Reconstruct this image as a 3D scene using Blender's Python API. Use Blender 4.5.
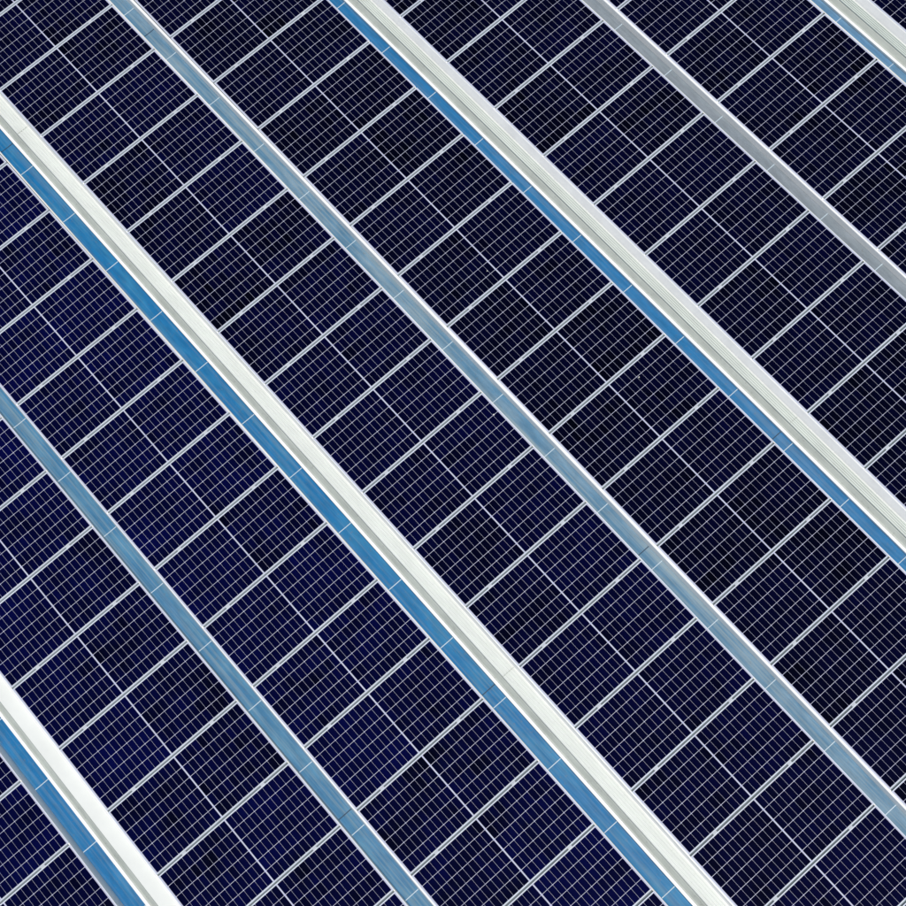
import bpy, bmesh, math, random
from mathutils import Matrix, Vector

random.seed(7)
S = bpy.context.scene
for o in list(bpy.data.objects):
    bpy.data.objects.remove(o)

# ------------------------------------------------------------------ camera
R = [[0.7530458300162622, -0.6544917693067634, -0.0675462937878879],
     [-0.6390419703836393, -0.7030754568226809, -0.3119459281661164],
     [0.1566759010919454, 0.2780744970703471, -0.9476957508047652]]
cd = bpy.data.cameras.new('camera')
cam = bpy.data.objects.new('camera', cd)
S.collection.objects.link(cam)
cam.matrix_world = Matrix(((R[0][0], -R[1][0], -R[2][0], -2.37555),
                           (R[0][1], -R[1][1], -R[2][1], -16.36073),
                           (R[0][2], -R[1][2], -R[2][2], 22.82664),
                           (0, 0, 0, 1)))
cd.sensor_width = 36
cd.lens = 36 * 1631.78 / 906
cd.clip_start = 0.5
cd.clip_end = 3000
S.camera = cam

# ------------------------------------------------------------------ light
SUNV = Vector((-0.06, -0.38, 1.0)).normalized()
elev = math.asin(SUNV.z)
azim = math.atan2(SUNV.x, SUNV.y)
w = bpy.data.worlds.new('World')
S.world = w
w.use_nodes = True
nt = w.node_tree
bg = nt.nodes['Background']
sky = nt.nodes.new('ShaderNodeTexSky')
sky.sky_type = 'NISHITA'
sky.sun_disc = False
sky.sun_elevation = elev
sky.sun_rotation = azim
sky.air_density = 1.0
sky.dust_density = 0.6
nt.links.new(sky.outputs[0], bg.inputs[0])
bg.inputs[1].default_value = 0.07
ld = bpy.data.lights.new('sun', 'SUN')
ld.energy = 3.3
ld.angle = math.radians(0.53)
ld.color = (1.0, 0.965, 0.91)
sun = bpy.data.objects.new('sun', ld)
S.collection.objects.link(sun)
sun.rotation_euler = SUNV.to_track_quat('Z', 'Y').to_euler()
sun.location = (0, 0, 40)
S.view_settings.view_transform = 'Standard'
S.view_settings.look = 'None'
S.view_settings.exposure = 0.0
S.view_settings.gamma = 1.0
S.view_settings.use_curve_mapping = False
S.render.engine = 'CYCLES'
S.cycles.pixel_filter_type = 'BLACKMAN_HARRIS'
S.cycles.filter_width = 1.5


# ------------------------------------------------------------------ materials
def mat(name, col, rough=0.5, metal=0.0, coat=0.0, noise=0.08, nscale=3.0, stretch=(1, 1, 1),
        spots=0.0, bump=0.0, spec=0.5, tint=None, streak=0.0):
    """weathered surface: base colour broken up by two noises, optional dirt specks and bump"""
    m = bpy.data.materials.new(name)
    m.use_nodes = True
    n = m.node_tree
    L = n.links
    b = n.nodes['Principled BSDF']
    b.inputs['Roughness'].default_value = rough
    b.inputs['Metallic'].default_value = metal
    b.inputs['Coat Weight'].default_value = coat
    b.inputs['Coat Roughness'].default_value = 0.12
    b.inputs['Specular IOR Level'].default_value = spec
    tc = n.nodes.new('ShaderNodeTexCoord')
    geo = n.nodes.new('ShaderNodeNewGeometry')
    mp = n.nodes.new('ShaderNodeMapping')
    mp.inputs['Scale'].default_value = stretch
    L.new(geo.outputs['Position'], mp.inputs['Vector'])
    n1 = n.nodes.new('ShaderNodeTexNoise')
    n1.inputs['Scale'].default_value = nscale
    n1.inputs['Detail'].default_value = 5
    n1.inputs['Roughness'].default_value = 0.65
    L.new(mp.outputs[0], n1.inputs['Vector'])
    r1 = n.nodes.new('ShaderNodeMapRange')
    r1.inputs['From Min'].default_value = 0.3
    r1.inputs['From Max'].default_value = 0.7
    r1.inputs['To Min'].default_value = 1 - noise
    r1.inputs['To Max'].default_value = 1 + noise
    L.new(n1.outputs['Fac'], r1.inputs['Value'])
    vm = n.nodes.new('ShaderNodeVectorMath')
    vm.operation = 'SCALE'
    L.new(r1.outputs[0], vm.inputs['Scale'])
    if tint:
        n3 = n.nodes.new('ShaderNodeTexNoise')
        n3.inputs['Scale'].default_value = nscale * 0.45
        n3.inputs['Detail'].default_value = 6
        L.new(mp.outputs[0], n3.inputs['Vector'])
        r3 = n.nodes.new('ShaderNodeMapRange')
        r3.inputs['From Min'].default_value = 0.42
        r3.inputs['From Max'].default_value = 0.68
        L.new(n3.outputs['Fac'], r3.inputs['Value'])
        mx = n.nodes.new('ShaderNodeMix')
        mx.data_type = 'RGBA'
        mx.inputs[6].default_value = (*col, 1)
        mx.inputs[7].default_value = (*tint, 1)
        L.new(r3.outputs[0], mx.inputs[0])
        L.new(mx.outputs[2], vm.inputs[0])
    else:
        vm.inputs[0].default_value = col
    out = vm.outputs[0]
    if spots:
        n2 = n.nodes.new('ShaderNodeTexNoise')
        n2.inputs['Scale'].default_value = 23
        n2.inputs['Detail'].default_value = 3
        L.new(geo.outputs['Position'], n2.inputs['Vector'])
        r2 = n.nodes.new('ShaderNodeMapRange')
        r2.inputs['From Min'].default_value = 0.62
        r2.inputs['From Max'].default_value = 0.75
        r2.inputs['To Max'].default_value = spots
        L.new(n2.outputs['Fac'], r2.inputs['Value'])
        m2 = n.nodes.new('ShaderNodeMix')
        m2.data_type = 'RGBA'
        m2.inputs[7].default_value = (0.16, 0.145, 0.12, 1)
        L.new(r2.outputs[0], m2.inputs[0])
        L.new(out, m2.inputs[6])
        out = m2.outputs[2]
    if streak:      # dried run-off lines along the length
        m4 = n.nodes.new('ShaderNodeMapping')
        m4.inputs['Scale'].default_value = (26, 0.35, 1)
        L.new(geo.outputs['Position'], m4.inputs['Vector'])
        n4 = n.nodes.new('ShaderNodeTexNoise')
        n4.inputs['Scale'].default_value = 1.0
        n4.inputs['Detail'].default_value = 4
        L.new(m4.outputs[0], n4.inputs['Vector'])
        r4 = n.nodes.new('ShaderNodeMapRange')
        r4.inputs['From Min'].default_value = 0.45
        r4.inputs['From Max'].default_value = 0.75
        r4.inputs['To Max'].default_value = streak * 2.2
        L.new(n4.outputs['Fac'], r4.inputs['Value'])
        x4 = n.nodes.new('ShaderNodeMix')
        x4.data_type = 'RGBA'
        x4.inputs[7].default_value = (0.30, 0.36, 0.365, 1)
        L.new(r4.outputs[0], x4.inputs[0])
        L.new(out, x4.inputs[6])
        out = x4.outputs[2]
    L.new(out, b.inputs['Base Color'])
    if bump:
        bp = n.nodes.new('ShaderNodeBump')
        bp.inputs['Strength'].default_value = 0.5
        bp.inputs['Distance'].default_value = bump
        L.new(n1.outputs['Fac'], bp.inputs['Height'])
        L.new(bp.outputs[0], b.inputs['Normal'])
    return m


M = {}
M['frame'] = mat('anodised_aluminium', (0.62, 0.67, 0.73), 0.5, 0.0, noise=0.08, nscale=2.5)
M['backsheet'] = mat('white_backsheet', (0.47, 0.48, 0.61), 0.35, coat=0.0, noise=0.10, nscale=1.3, spec=0.3)
M['rail'] = mat('rail_aluminium', (0.15, 0.185, 0.20), 0.5, 0.2, noise=0.15, nscale=5)
M['clamp'] = mat('clamp_aluminium', (0.50, 0.53, 0.56), 0.6, 0.0)
M['wall'] = mat('pale_upstand', (0.85, 0.84, 0.78), 0.5, noise=0.10, nscale=4, stretch=(1, .3, 1), tint=(0.70, 0.69, 0.62))
M['lip'] = mat('white_lip', (0.90, 0.895, 0.87), 0.45, noise=0.05, nscale=4)
M['ledge'] = mat('grey_ledge', (0.50, 0.53, 0.475), 0.6, noise=0.15, nscale=6, stretch=(1, .3, 1), spots=0.3)
M['deck'] = mat('deck_membrane', (0.22, 0.23, 0.23), 0.8, noise=0.2, nscale=0.7, spots=0.4)
M['dropping'] = mat('dropping_white', (0.75, 0.75, 0.70), 0.8)
M['joint'] = mat('joint_sealant', (0.50, 0.60, 0.66), 0.5)


def gut_mat(name, col, tint, streak=0.12):  # gutter metal, its sky reflection painted into the base colour of each strip
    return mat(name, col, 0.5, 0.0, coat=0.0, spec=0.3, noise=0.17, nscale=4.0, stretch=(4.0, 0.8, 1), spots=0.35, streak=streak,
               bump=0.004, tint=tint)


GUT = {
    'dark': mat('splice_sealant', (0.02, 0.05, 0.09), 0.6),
    'A': gut_mat('sky_reflection_vivid', (0.008, 0.145, 0.345), (0.025, 0.18, 0.37)),
    'N1': gut_mat('sky_reflection_soft', (0.045, 0.170, 0.310), (0.085, 0.225, 0.345), 0.24),
    'B': gut_mat('sky_reflection_strong', (0.008, 0.145, 0.340), (0.030, 0.19, 0.36)),
    'N2': gut_mat('sky_reflection_pale', (0.085, 0.200, 0.310), (0.18, 0.285, 0.37), 0.34),
    'C': gut_mat('sky_reflection_even', (0.015, 0.150, 0.340), (0.025, 0.165, 0.36)),
    'N3': gut_mat('sky_reflection_grey', (0.205, 0.240, 0.270), (0.235, 0.265, 0.295)),
    'D': gut_mat('sky_reflection_muted', (0.10, 0.225, 0.37), (0.14, 0.27, 0.39)),
}
WALK = {  # plates towards the lower left painted whiter for the sun glare
    'A': mat('plate_glare_white', (0.76, 0.78, 0.74), 0.40, noise=0.04, nscale=1.6),
    'B': mat('plate_off_white', (0.73, 0.755, 0.71), 0.45, noise=0.06, nscale=3, stretch=(3, .5, 1), spots=0.12),
    'C': mat('plate_pale_green_grey', (0.62, 0.66, 0.61), 0.45, noise=0.08, nscale=3, stretch=(4, .5, 1), spots=0.18),
    'D': mat('plate_green_grey', (0.59, 0.64, 0.59), 0.45, noise=0.08, nscale=3, stretch=(4, .5, 1), spots=0.18),
}

# solar cells: one shade per half cell, differing from panel to panel; glossy glass laminate on top
PX, PY = 0.0947, 0.1823


def cell_material(name, lo, hi):
    m = bpy.data.materials.new(name)
    m.use_nodes = True
    n = m.node_tree
    L = n.links
    b = n.nodes['Principled BSDF']
    tc = n.nodes.new('ShaderNodeTexCoord')
    oi = n.nodes.new('ShaderNodeObjectInfo')
    sn = n.nodes.new('ShaderNodeVectorMath')
    sn.operation = 'DIVIDE'
    sn.inputs[1].default_value = (PX, PY, 1)
    fl = n.nodes.new('ShaderNodeVectorMath')
    fl.operation = 'FLOOR'
    L.new(tc.outputs['Object'], sn.inputs[0])
    L.new(sn.outputs[0], fl.inputs[0])
    rnd = n.nodes.new('ShaderNodeMath')
    rnd.operation = 'MULTIPLY'
    rnd.inputs[1].default_value = 317.0
    L.new(oi.outputs['Random'], rnd.inputs[0])
    wn = n.nodes.new('ShaderNodeTexWhiteNoise')
    wn.noise_dimensions = '4D'
    L.new(fl.outputs[0], wn.inputs['Vector'])
    L.new(rnd.outputs[0], wn.inputs['W'])
    s2 = n.nodes.new('ShaderNodeVectorMath')        # strings of neighbouring cells share a tone
    s2.operation = 'MULTIPLY'
    s2.inputs[1].default_value = (0.25, 1, 1)
    L.new(sn.outputs[0], s2.inputs[0])
    f2 = n.nodes.new('ShaderNodeVectorMath')
    f2.operation = 'FLOOR'
    L.new(s2.outputs[0], f2.inputs[0])
    w2 = n.nodes.new('ShaderNodeTexWhiteNoise')
    w2.noise_dimensions = '4D'
    L.new(f2.outputs[0], w2.inputs['Vector'])
    L.new(rnd.outputs[0], w2.inputs['W'])
    k2 = n.nodes.new('ShaderNodeMath')
    k2.operation = 'MULTIPLY_ADD'
    k2.inputs[1].default_value = 0.30
    k2.inputs[2].default_value = -0.12
    L.new(w2.outputs['Value'], k2.inputs[0])
    geo = n.nodes.new('ShaderNodeNewGeometry')
    ns = n.nodes.new('ShaderNodeTexNoise')          # patches of bluer cells
    ns.inputs['Scale'].default_value = 1.9
    ns.inputs['Detail'].default_value = 4
    L.new(geo.outputs['Position'], ns.inputs['Vector'])
    a = n.nodes.new('ShaderNodeMath')
    a.operation = 'MULTIPLY_ADD'
    a.inputs[1].default_value = 0.32
    L.new(wn.outputs['Value'], a.inputs[0])
    c = n.nodes.new('ShaderNodeMath')
    c.operation = 'MULTIPLY_ADD'
    c.inputs[1].default_value = 1.0
    c0 = c
    c0.inputs[2].default_value = -0.38
    L.new(ns.outputs['Fac'], c.inputs[0])
    d = n.nodes.new('ShaderNodeMath')
    d.operation = 'MULTIPLY_ADD'
    d.inputs[1].default_value = 0.32
    L.new(oi.outputs['Random'], d.inputs[0])
    ad = n.nodes.new('ShaderNodeMath')
    ad.operation = 'ADD'
    L.new(c.outputs[0], ad.inputs[0])
    L.new(k2.outputs[0], ad.inputs[1])
    L.new(ad.outputs[0], d.inputs[2])
    L.new(d.outputs[0], a.inputs[2])
    rp = n.nodes.new('ShaderNodeValToRGB')
    rp.color_ramp.elements[0].color = (*lo, 1)
    rp.color_ramp.elements[1].color = (*hi, 1)
    rp.color_ramp.elements[0].position = 0.05
    rp.color_ramp.elements[1].position = 1.0
    L.new(a.outputs[0], rp.inputs[0])
    L.new(rp.outputs[0], b.inputs['Base Color'])
    b.inputs['Roughness'].default_value = 0.14
    b.inputs['Specular IOR Level'].default_value = 0.10
    return m


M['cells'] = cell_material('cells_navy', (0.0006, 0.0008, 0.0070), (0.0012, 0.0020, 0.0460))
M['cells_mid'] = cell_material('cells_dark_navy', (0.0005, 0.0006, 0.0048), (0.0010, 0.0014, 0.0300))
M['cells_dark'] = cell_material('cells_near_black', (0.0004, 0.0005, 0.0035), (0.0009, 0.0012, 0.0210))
ROW_REFLECTION = {0: 'cells', 1: 'cells', 2: 'cells', 3: 'cells_mid', 4: 'cells_dark', 5: 'cells_dark', 6: 'cells_dark', 7: 'cells_dark'}  # painted sky reflection: bluer cells in the left rows, darker to the right


# ------------------------------------------------------------------ helpers
def link(name, bm, material, parent=None, loc=(0, 0, 0), smooth=False):
    me = bpy.data.meshes.new(name)
    bmesh.ops.recalc_face_normals(bm, faces=bm.faces)
    bm.to_mesh(me)
    bm.free()
    if smooth:
        for p in me.polygons:
            p.use_smooth = True
    me.materials.append(material)
    o = bpy.data.objects.new(name, me)
    S.collection.objects.link(o)
    o.location = loc
    if parent:
        o.parent = parent
    return o


def empty(name, loc=(0, 0, 0), rz=0.0):
    o = bpy.data.objects.new(name, None)
    o.empty_display_size = 0.2
    o.location = loc
    o.rotation_euler = (0, 0, rz)
    S.collection.objects.link(o)
    return o


def tag(o, label=None, cat=None, group=None, kind=None):
    if label:
        o['label'] = label
    if cat:
        o['category'] = cat
    if group:
        o['group'] = group
    if kind:
        o['kind'] = kind
    return o


def box(bm, x0, x1, y0, y1, z0, z1):
    v = [bm.verts.new(p) for p in ((x0, y0, z0), (x1, y0, z0), (x1, y1, z0), (x0, y1, z0),
                                   (x0, y0, z1), (x1, y0, z1), (x1, y1, z1), (x0, y1, z1))]
    for f in ((0, 3, 2, 1), (4, 5, 6, 7), (0, 1, 5, 4), (1, 2, 6, 5), (2, 3, 7, 6), (3, 0, 4, 7)):
        bm.faces.new([v[i] for i in f])


def cyl(bm, x, y, z0, z1, r, n=8):
    a = [bm.verts.new((x + r * math.cos(t * 2 * math.pi / n), y + r * math.sin(t * 2 * math.pi / n), z0)) for t in range(n)]
    b = [bm.verts.new((v.co.x, v.co.y, z1)) for v in a]
    bm.faces.new(a[::-1])
    bm.faces.new(b)
    for i in range(n):
        bm.faces.new((a[i], a[(i + 1) % n], b[(i + 1) % n], b[i]))


def strip(bm, prof, y0, y1, t=0.004, wav=0.0, seed=0):
    """sheet-metal profile: open polyline (x, z) thickened downwards by t and drawn along y"""
    low = [(x, z - t) for x, z in prof]
    # thicken vertical runs sideways too
    ring = prof + low[::-1]
    n = max(1, int(abs(y1 - y0) / 0.8)) if wav else 1
    rows = []
    for i in range(n + 1):
        y = y0 + (y1 - y0) * i / n
        dx = wav * math.sin(y * 0.9 + seed) if wav else 0
        rows.append([bm.verts.new((x + dx, y, z)) for x, z in ring])
    m = len(ring)
    for i in range(n):
        for j in range(m):
            bm.faces.new((rows[i][j], rows[i][(j + 1) % m], rows[i + 1][(j + 1) % m], rows[i + 1][j]))
    bm.faces.new(rows[0])
    bm.faces.new(rows[-1][::-1])


# ------------------------------------------------------------------ layout (metres)
P = 1.154            # panel pitch down a row
LEN = 2.3472         # panel length
WID = 1.124
NARROW, WIDE = 0.2867, 0.6626
X0 = {0: -8.6605, 1: -5.6484, 2: -3.0121, 3: 0.0, 4: 2.6362, 5: 5.6484, 6: 8.2846, 7: 11.2967}
OFF = {0: (0.0098, -0.0043, 0), 1: (0.0071, 0.0019, -0.0007), 2: (-0.0054, -0.0012, 0.0019),
       3: (-0.0006, -0.004, 0.0012), 4: (0.0108, 0.0027, -0.0014), 5: (0.0002, 0.0005, 0.0007),
       6: (-0.0120, 0.0044, -0.0009), 7: (0, 0, 0)}
VIS = {0: (7, 9), 1: (3, 12), 2: (0, 14), 3: (-2, 15), 4: (0, 15), 5: (2, 12), 6: (4, 10), 7: (7, 7)}
ROWTXT = {0: 'the row in the bottom-left corner', 1: 'the row left of the leftmost narrow gutter',
          2: 'the row right of the leftmost narrow gutter', 3: 'the row left of the middle narrow gutter',
          4: 'the row right of the middle narrow gutter', 5: 'the row left of the grey gutter',
          6: 'the row right of the grey gutter', 7: 'the row in the top-right corner'}
ORD = ['first', 'second', 'third', 'fourth', 'fifth', 'sixth', 'seventh', 'eighth', 'ninth', 'tenth', 'eleventh',
       'twelfth', 'thirteenth', 'fourteenth', 'fifteenth', 'sixteenth', 'seventeenth', 'eighteenth']

# ------------------------------------------------------------------ roof deck under it all
bm = bmesh.new()
v = [bm.verts.new(p) for p in ((-400, -400, -0.62), (400, -400, -0.62), (400, 400, -0.62), (-400, 400, -0.62))]
bm.faces.new(v)
tag(link('ground', bm, M['deck']), kind='structure')


# ------------------------------------------------------------------ gutters
def fillet_floor(xa, xb, z, side, sag):
    """cross-section of a pan: rolled corners either side of a slightly dished bottom"""
    pts = []
    r = side
    for i in range(5):
        a = math.pi / 2 * i / 4
        pts.append((xa + r * (1 - math.cos(a)) * 1.0, z + r * (1 - math.sin(a))))
    n = 8
    w0, w1 = xa + r, xb - r
    for i in range(1, n):
        t = i / n
        pts.append((w0 + (w1 - w0) * t, z - sag * math.sin(math.pi * t)))
    for i in range(4, -1, -1):
        a = math.pi / 2 * i / 4
        pts.append((xb - r * (1 - math.cos(a)), z + r * (1 - math.sin(a))))
    return pts


def gutter(key, x, width, depth, ytop, ybot, label, group, wide, yaw=0.0):
    g = empty('roof_gutter', (x, 0, 0))
    tag(g, label, 'gutter', group)
    fl = 0.273 if wide else width - 0.002
    so = 0.15 if wide else 0.19
    fx = {'N1': -0.013, 'N2': 0.0}.get(key, 0.010)
    xa = 0.004
    prof = fillet_floor(0.032 if wide else 0.022, fl if wide else width - 0.046 - fx, -depth, 0.010, 0.004)
    k0, k1 = math.floor(-ytop / P), math.ceil(-ybot / P)
    for k in range(k0, k1):
        ya, yb = -k * P - so, -(k + 1) * P - so
        bm = bmesh.new()
        strip(bm, prof, ya - 0.006, yb + 0.006, 0.004)
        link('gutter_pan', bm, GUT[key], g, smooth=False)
        bm = bmesh.new()
        strip(bm, [(a, z + 0.004) for a, z in prof], ya + 0.006, ya - 0.006, 0.006)
        link('joint_strip', bm, M['joint'], g)
    for ys in (-0.745, -12.60):                  # overlap between two lengths of gutter
        if ybot < ys < ytop:
            bm = bmesh.new()
            strip(bm, [(a, z + 0.0025) for a, z in prof], ys + 0.007, ys - 0.007, 0.006)
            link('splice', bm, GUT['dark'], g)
    ya, yb = -k0 * P - so, -k1 * P - so
    # left upstand, hung below the panel edge
    bm = bmesh.new()
    strip(bm, [(-0.012, -0.006), (0.0, -0.006), (xa + 0.004, -0.010), (0.034 if wide else 0.020, -depth + 0.006)][::-1], yb, ya, 0.003)
    link('side_wall', bm, M['wall'], g)
    bm = bmesh.new()
    if wide:
        # right wall with a folded white lip
        box(bm, fl + 0.002, fl + 0.008, yb, ya, -depth, -0.232)
        box(bm, fl + 0.002, 0.320, yb, ya, -0.232, -0.222)
    else:
        # right wall with a flat white flange reaching out below the panel edge
        strip(bm, [(width - 0.048 - fx, -depth + 0.004), (width - 0.030 - fx, -0.012), (width - 0.026 - fx, -0.007), (width + 0.012, -0.006)],
              yb, ya, 0.003)
    link('white_lip' if wide else 'white_flange', bm, M['lip'], g)
    return g


def walkway(key, x, ytop, ybot, label, smoothplate):
    g = empty('maintenance_walkway', (x, 0, 0))
    tag(g, label, 'walkway', 'walkways beside the wide gutters')
    pe = 0.572 if key in 'CD' else 0.628          # where the plate ends and the upstand begins
    # grey ledge rising from the gutter lip to the plate
    bm = bmesh.new()
    strip(bm, [(0.322, -0.222), (0.340, -0.218), (0.395, -0.160), (0.408, -0.153)], ybot, ytop, 0.005)
    link('grey_ledge', bm, M['ledge'], g)
    bm = bmesh.new()
    box(bm, 0.4095, 0.4135, ybot, ytop, -0.1495, -0.1465)  # dark strip painted in for the shadow in this narrow gap
    link('shadow_gap', bm, M['rail'], g)
    # ribbed plate in lengths
    seg = 11.86
    y = ytop
    off = -12.62
    cuts = [ytop]
    k = math.floor((ytop - off) / seg)
    c = off + k * seg
    while c > ybot:
        if c < ytop - 0.3:
            cuts.append(c)
        c -= seg
    cuts.append(ybot)
    for a, b in zip(cuts, cuts[1:]):
        bm = bmesh.new()
        z = -0.150
        pw = pe - 0.410
        if smoothplate:
            prof = [(0.410, z), (pe, z)]  # ribs left out where sun glare washes the plate white
        else:
            prof = [(0.410, z)]
            n = 5
            w_ = (pw - 0.006) / n
            for i in range(n):
                s = 0.410 + i * w_
                prof += [(s + w_ * 0.12, z), (s + w_ * 0.26, z + 0.017), (s + w_ * 0.74, z + 0.017), (s + w_ * 0.88, z)]
            prof += [(pe, z)]
        strip(bm, prof, b + 0.004, a - 0.004, 0.004)
        pl = link('ribbed_plate' if not smoothplate else 'flat_plate', bm, WALK[key], g)
        if b > ybot + 0.1:
            bm = bmesh.new()
            box(bm, 0.412, pe - 0.007, b - 0.003, b + 0.003, -0.152, -0.1325 if not smoothplate else -0.1485)
            link('plate_joint', bm, M['ledge'], g)
    # white upstand below the next row of panels
    bm = bmesh.new()
    strip(bm, [(pe - 0.006, -0.1455), (pe - 0.001, -0.1455), (pe + 0.020, -0.105 if key in 'CD' else -0.10), (0.652, -0.012), (0.676, -0.007)], ybot, ytop, 0.003)
    link('upstand', bm, M['lip'], g)
    return g


GL = {'A': 'wide blue gutter in the lower-left corner beside a glare-white walkway',
      'N1': 'leftmost narrow gutter, soft blue, between two rows of dark panels',
      'B': 'wide vivid blue gutter crossing the whole picture through the lower centre',
      'N2': 'middle narrow gutter, pale steel blue, running the full picture height',
      'C': 'wide evenly blue gutter in the upper right beside a ribbed walkway',
      'N3': 'narrow grey gutter with a bright white right wall near the upper right',
      'D': 'short muted blue gutter cutting the top-right corner beside a ribbed walkway'}
WL = {'A': 'walkway washed white by sun glare in the lower-left corner of the array',
      'B': 'off-white finely ribbed walkway beside the blue gutter through the lower centre',
      'C': 'pale ribbed walkway beside the evenly blue gutter in the upper right',
      'D': 'green-grey ribbed walkway cutting across the top-right corner'}
YR = {'A': (-6.2, -14.2), 'B': (2.2, -19.6), 'C': (-0.2, -18.0), 'D': (-5.5, -12.4),
      'N1': (-1.5, -17.0), 'N2': (2.4, -20.4), 'N3': (-3.0, -15.0)}
for key, r in (('A', 0), ('B', 2), ('C', 4), ('D', 6)):
    x = X0[r] + LEN + 0.0023
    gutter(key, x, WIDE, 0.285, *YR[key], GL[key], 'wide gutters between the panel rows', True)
    yt, yb = YR[key]
    walkway(key, x, yt + 0.6, yb - 0.6, WL[key], key == 'A')
for key, r in (('N1', 1), ('N2', 3), ('N3', 5)):
    x = X0[r] + LEN + 0.0023
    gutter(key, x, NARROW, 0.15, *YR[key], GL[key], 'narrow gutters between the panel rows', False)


# ------------------------------------------------------------------ one solar panel and its parts
def cell_field_mesh(xs, name, parent, loc):
    bm = bmesh.new()
    gx, gy, ch = 0.0028, 0.0064, 0.0065
    for i in range(12):
        for j in range(6):
            x0, x1 = i * PX + gx / 2, (i + 1) * PX - gx / 2
            y0, y1 = j * PY + gy / 2, (j + 1) * PY - gy / 2
            # half cells: chamfered on their outer edge only
            if i % 2 == 0:
                pts = [(x0 + ch, y0), (x1, y0), (x1, y1), (x0 + ch, y1), (x0, y1 - ch), (x0, y0 + ch)]
            else:
                pts = [(x0, y0), (x1 - ch, y0), (x1, y0 + ch), (x1, y1 - ch), (x1 - ch, y1), (x0, y1)]
            bm.faces.new([bm.verts.new((a, b, 0)) for a, b in pts])
    return link(name, bm, M['cells'], parent, loc)


def make_panel():
    t = empty('solar_panel')
    L_, W_ = LEN, WID
    bm = bmesh.new()
    lip = 0.0125
    # frame: top lip ring, outer sides, as four mitred-looking bars butted end to end
    box(bm, 0, L_, -lip, 0, -0.035, 0.0)
    box(bm, 0, L_, -W_, -W_ + lip, -0.035, 0.0)
    box(bm, 0, lip, -W_ + lip, -lip, -0.035, 0.0)
    box(bm, L_ - lip, L_, -W_ + lip, -lip, -0.035, 0.0)
    link('frame', bm, M['frame'], t)
    bm = bmesh.new()
    box(bm, lip, L_ - lip, -W_ + lip, -lip, -0.008, -0.003)
    link('backsheet', bm, M['backsheet'], t)
    my = (W_ - 6 * PY) / 2
    mx = 0.0280
    cell_field_mesh(0, 'cell_field', t, (mx, -W_ + my, -0.0018))
    cell_field_mesh(0, 'cell_field', t, (L_ - mx - 12 * PX, -W_ + my, -0.0018))
    return t


def make_rail():
    """rail under a seam between two panels, with its clamps"""
    t = empty('mounting_rail')
    bm = bmesh.new()
    box(bm, 0.004, LEN - 0.004, -0.022, 0.022, -0.075, -0.037)
    link('rail', bm, M['rail'], t)
    for fr in (0.2, 0.8):
        bm = bmesh.new()
        x = LEN * fr
        box(bm, x - 0.032, x + 0.032, -0.0085, 0.0085, -0.036, -0.001)
        box(bm, x - 0.032, x + 0.032, -0.017, 0.017, 0.0015, 0.005)
        cyl(bm, x, 0, 0.0055, 0.011, 0.0065)
        link('clamp', bm, M['clamp'], t)
    return t


def copy_tree(o):
    c = o.copy()
    S.collection.objects.link(c)
    for ch in o.children:
        d = ch.copy()
        S.collection.objects.link(d)
        d.parent = c
    return c


panel0, rail0 = make_panel(), make_rail()
first_p = first_r = True
for r in range(8):
    a, b = VIS[r]
    dx, dy, yaw = OFF[r]

    def place(o, y):
        o.location = (X0[r] + dx - yaw * (y + 9), y - dy, 0)
        o.rotation_euler = (0, 0, yaw)
    for j in range(a - 1, b + 2):
        o = panel0 if first_p else copy_tree(panel0)
        first_p = False
        place(o, -j * P - (P - WID) / 2)
        o.rotation_euler = (random.uniform(-.0008, .0008), random.uniform(-.0008, .0008), yaw + random.uniform(-.0006, .0006))
        o.location.x += random.uniform(-.0015, .0015)
        for ch in o.children:            # sky reflection is painted into the cell colour row by row
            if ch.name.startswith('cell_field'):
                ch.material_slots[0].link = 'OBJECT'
                ch.material_slots[0].material = M[ROW_REFLECTION[r]]
        if j < a:
            lab = 'solar panel just past the upper end of ' + ROWTXT[r]
        elif j > b:
            lab = 'solar panel just past the lower end of ' + ROWTXT[r]
        elif a == b:
            lab = 'only solar panel showing of ' + ROWTXT[r]
        else:
            lab = ORD[j - a] + ' solar panel from the top in ' + ROWTXT[r]
        tag(o, lab, 'solar panel', 'dark solar panels laid in rows')
    for j in range(a, b + 2):
        o = rail0 if first_r else copy_tree(rail0)
        first_r = False
        place(o, -j * P)
        if j == a:
            lab = 'grey rail above the first panel in ' + ROWTXT[r]
        else:
            lab = 'grey rail below the ' + ORD[j - 1 - a] + ' panel in ' + ROWTXT[r]
        tag(o, lab, 'mounting rail', 'rails in the seams between panels')

# ------------------------------------------------------------------ bird droppings seen as white specks
for (x, y, rad, lab) in (
        (2.24, -9.62, 0.012, 'tiny white bird dropping on a panel just left of the middle gutter'),
        (4.23, -10.63, 0.011, 'tiny white bird dropping on a panel in the middle right of the array'),
        (3.71, -7.80, 0.010, 'tiny white bird dropping on a panel right of the middle gutter')):
    bm = bmesh.new()
    n = 9
    top = bm.verts.new((0, 0, 0.004))
    ring = [bm.verts.new((rad * random.uniform(.6, 1.3) * math.cos(t * 2 * math.pi / n),
                          rad * random.uniform(.6, 1.3) * math.sin(t * 2 * math.pi / n), 0)) for t in range(n)]
    for i in range(n):
        bm.faces.new((top, ring[i], ring[(i + 1) % n]))
    bm.faces.new(ring[::-1])
    o = link('bird_dropping', bm, M['dropping'], None, (x, y, -0.0005))
    tag(o, lab, 'bird dropping', 'specks of bird droppings')
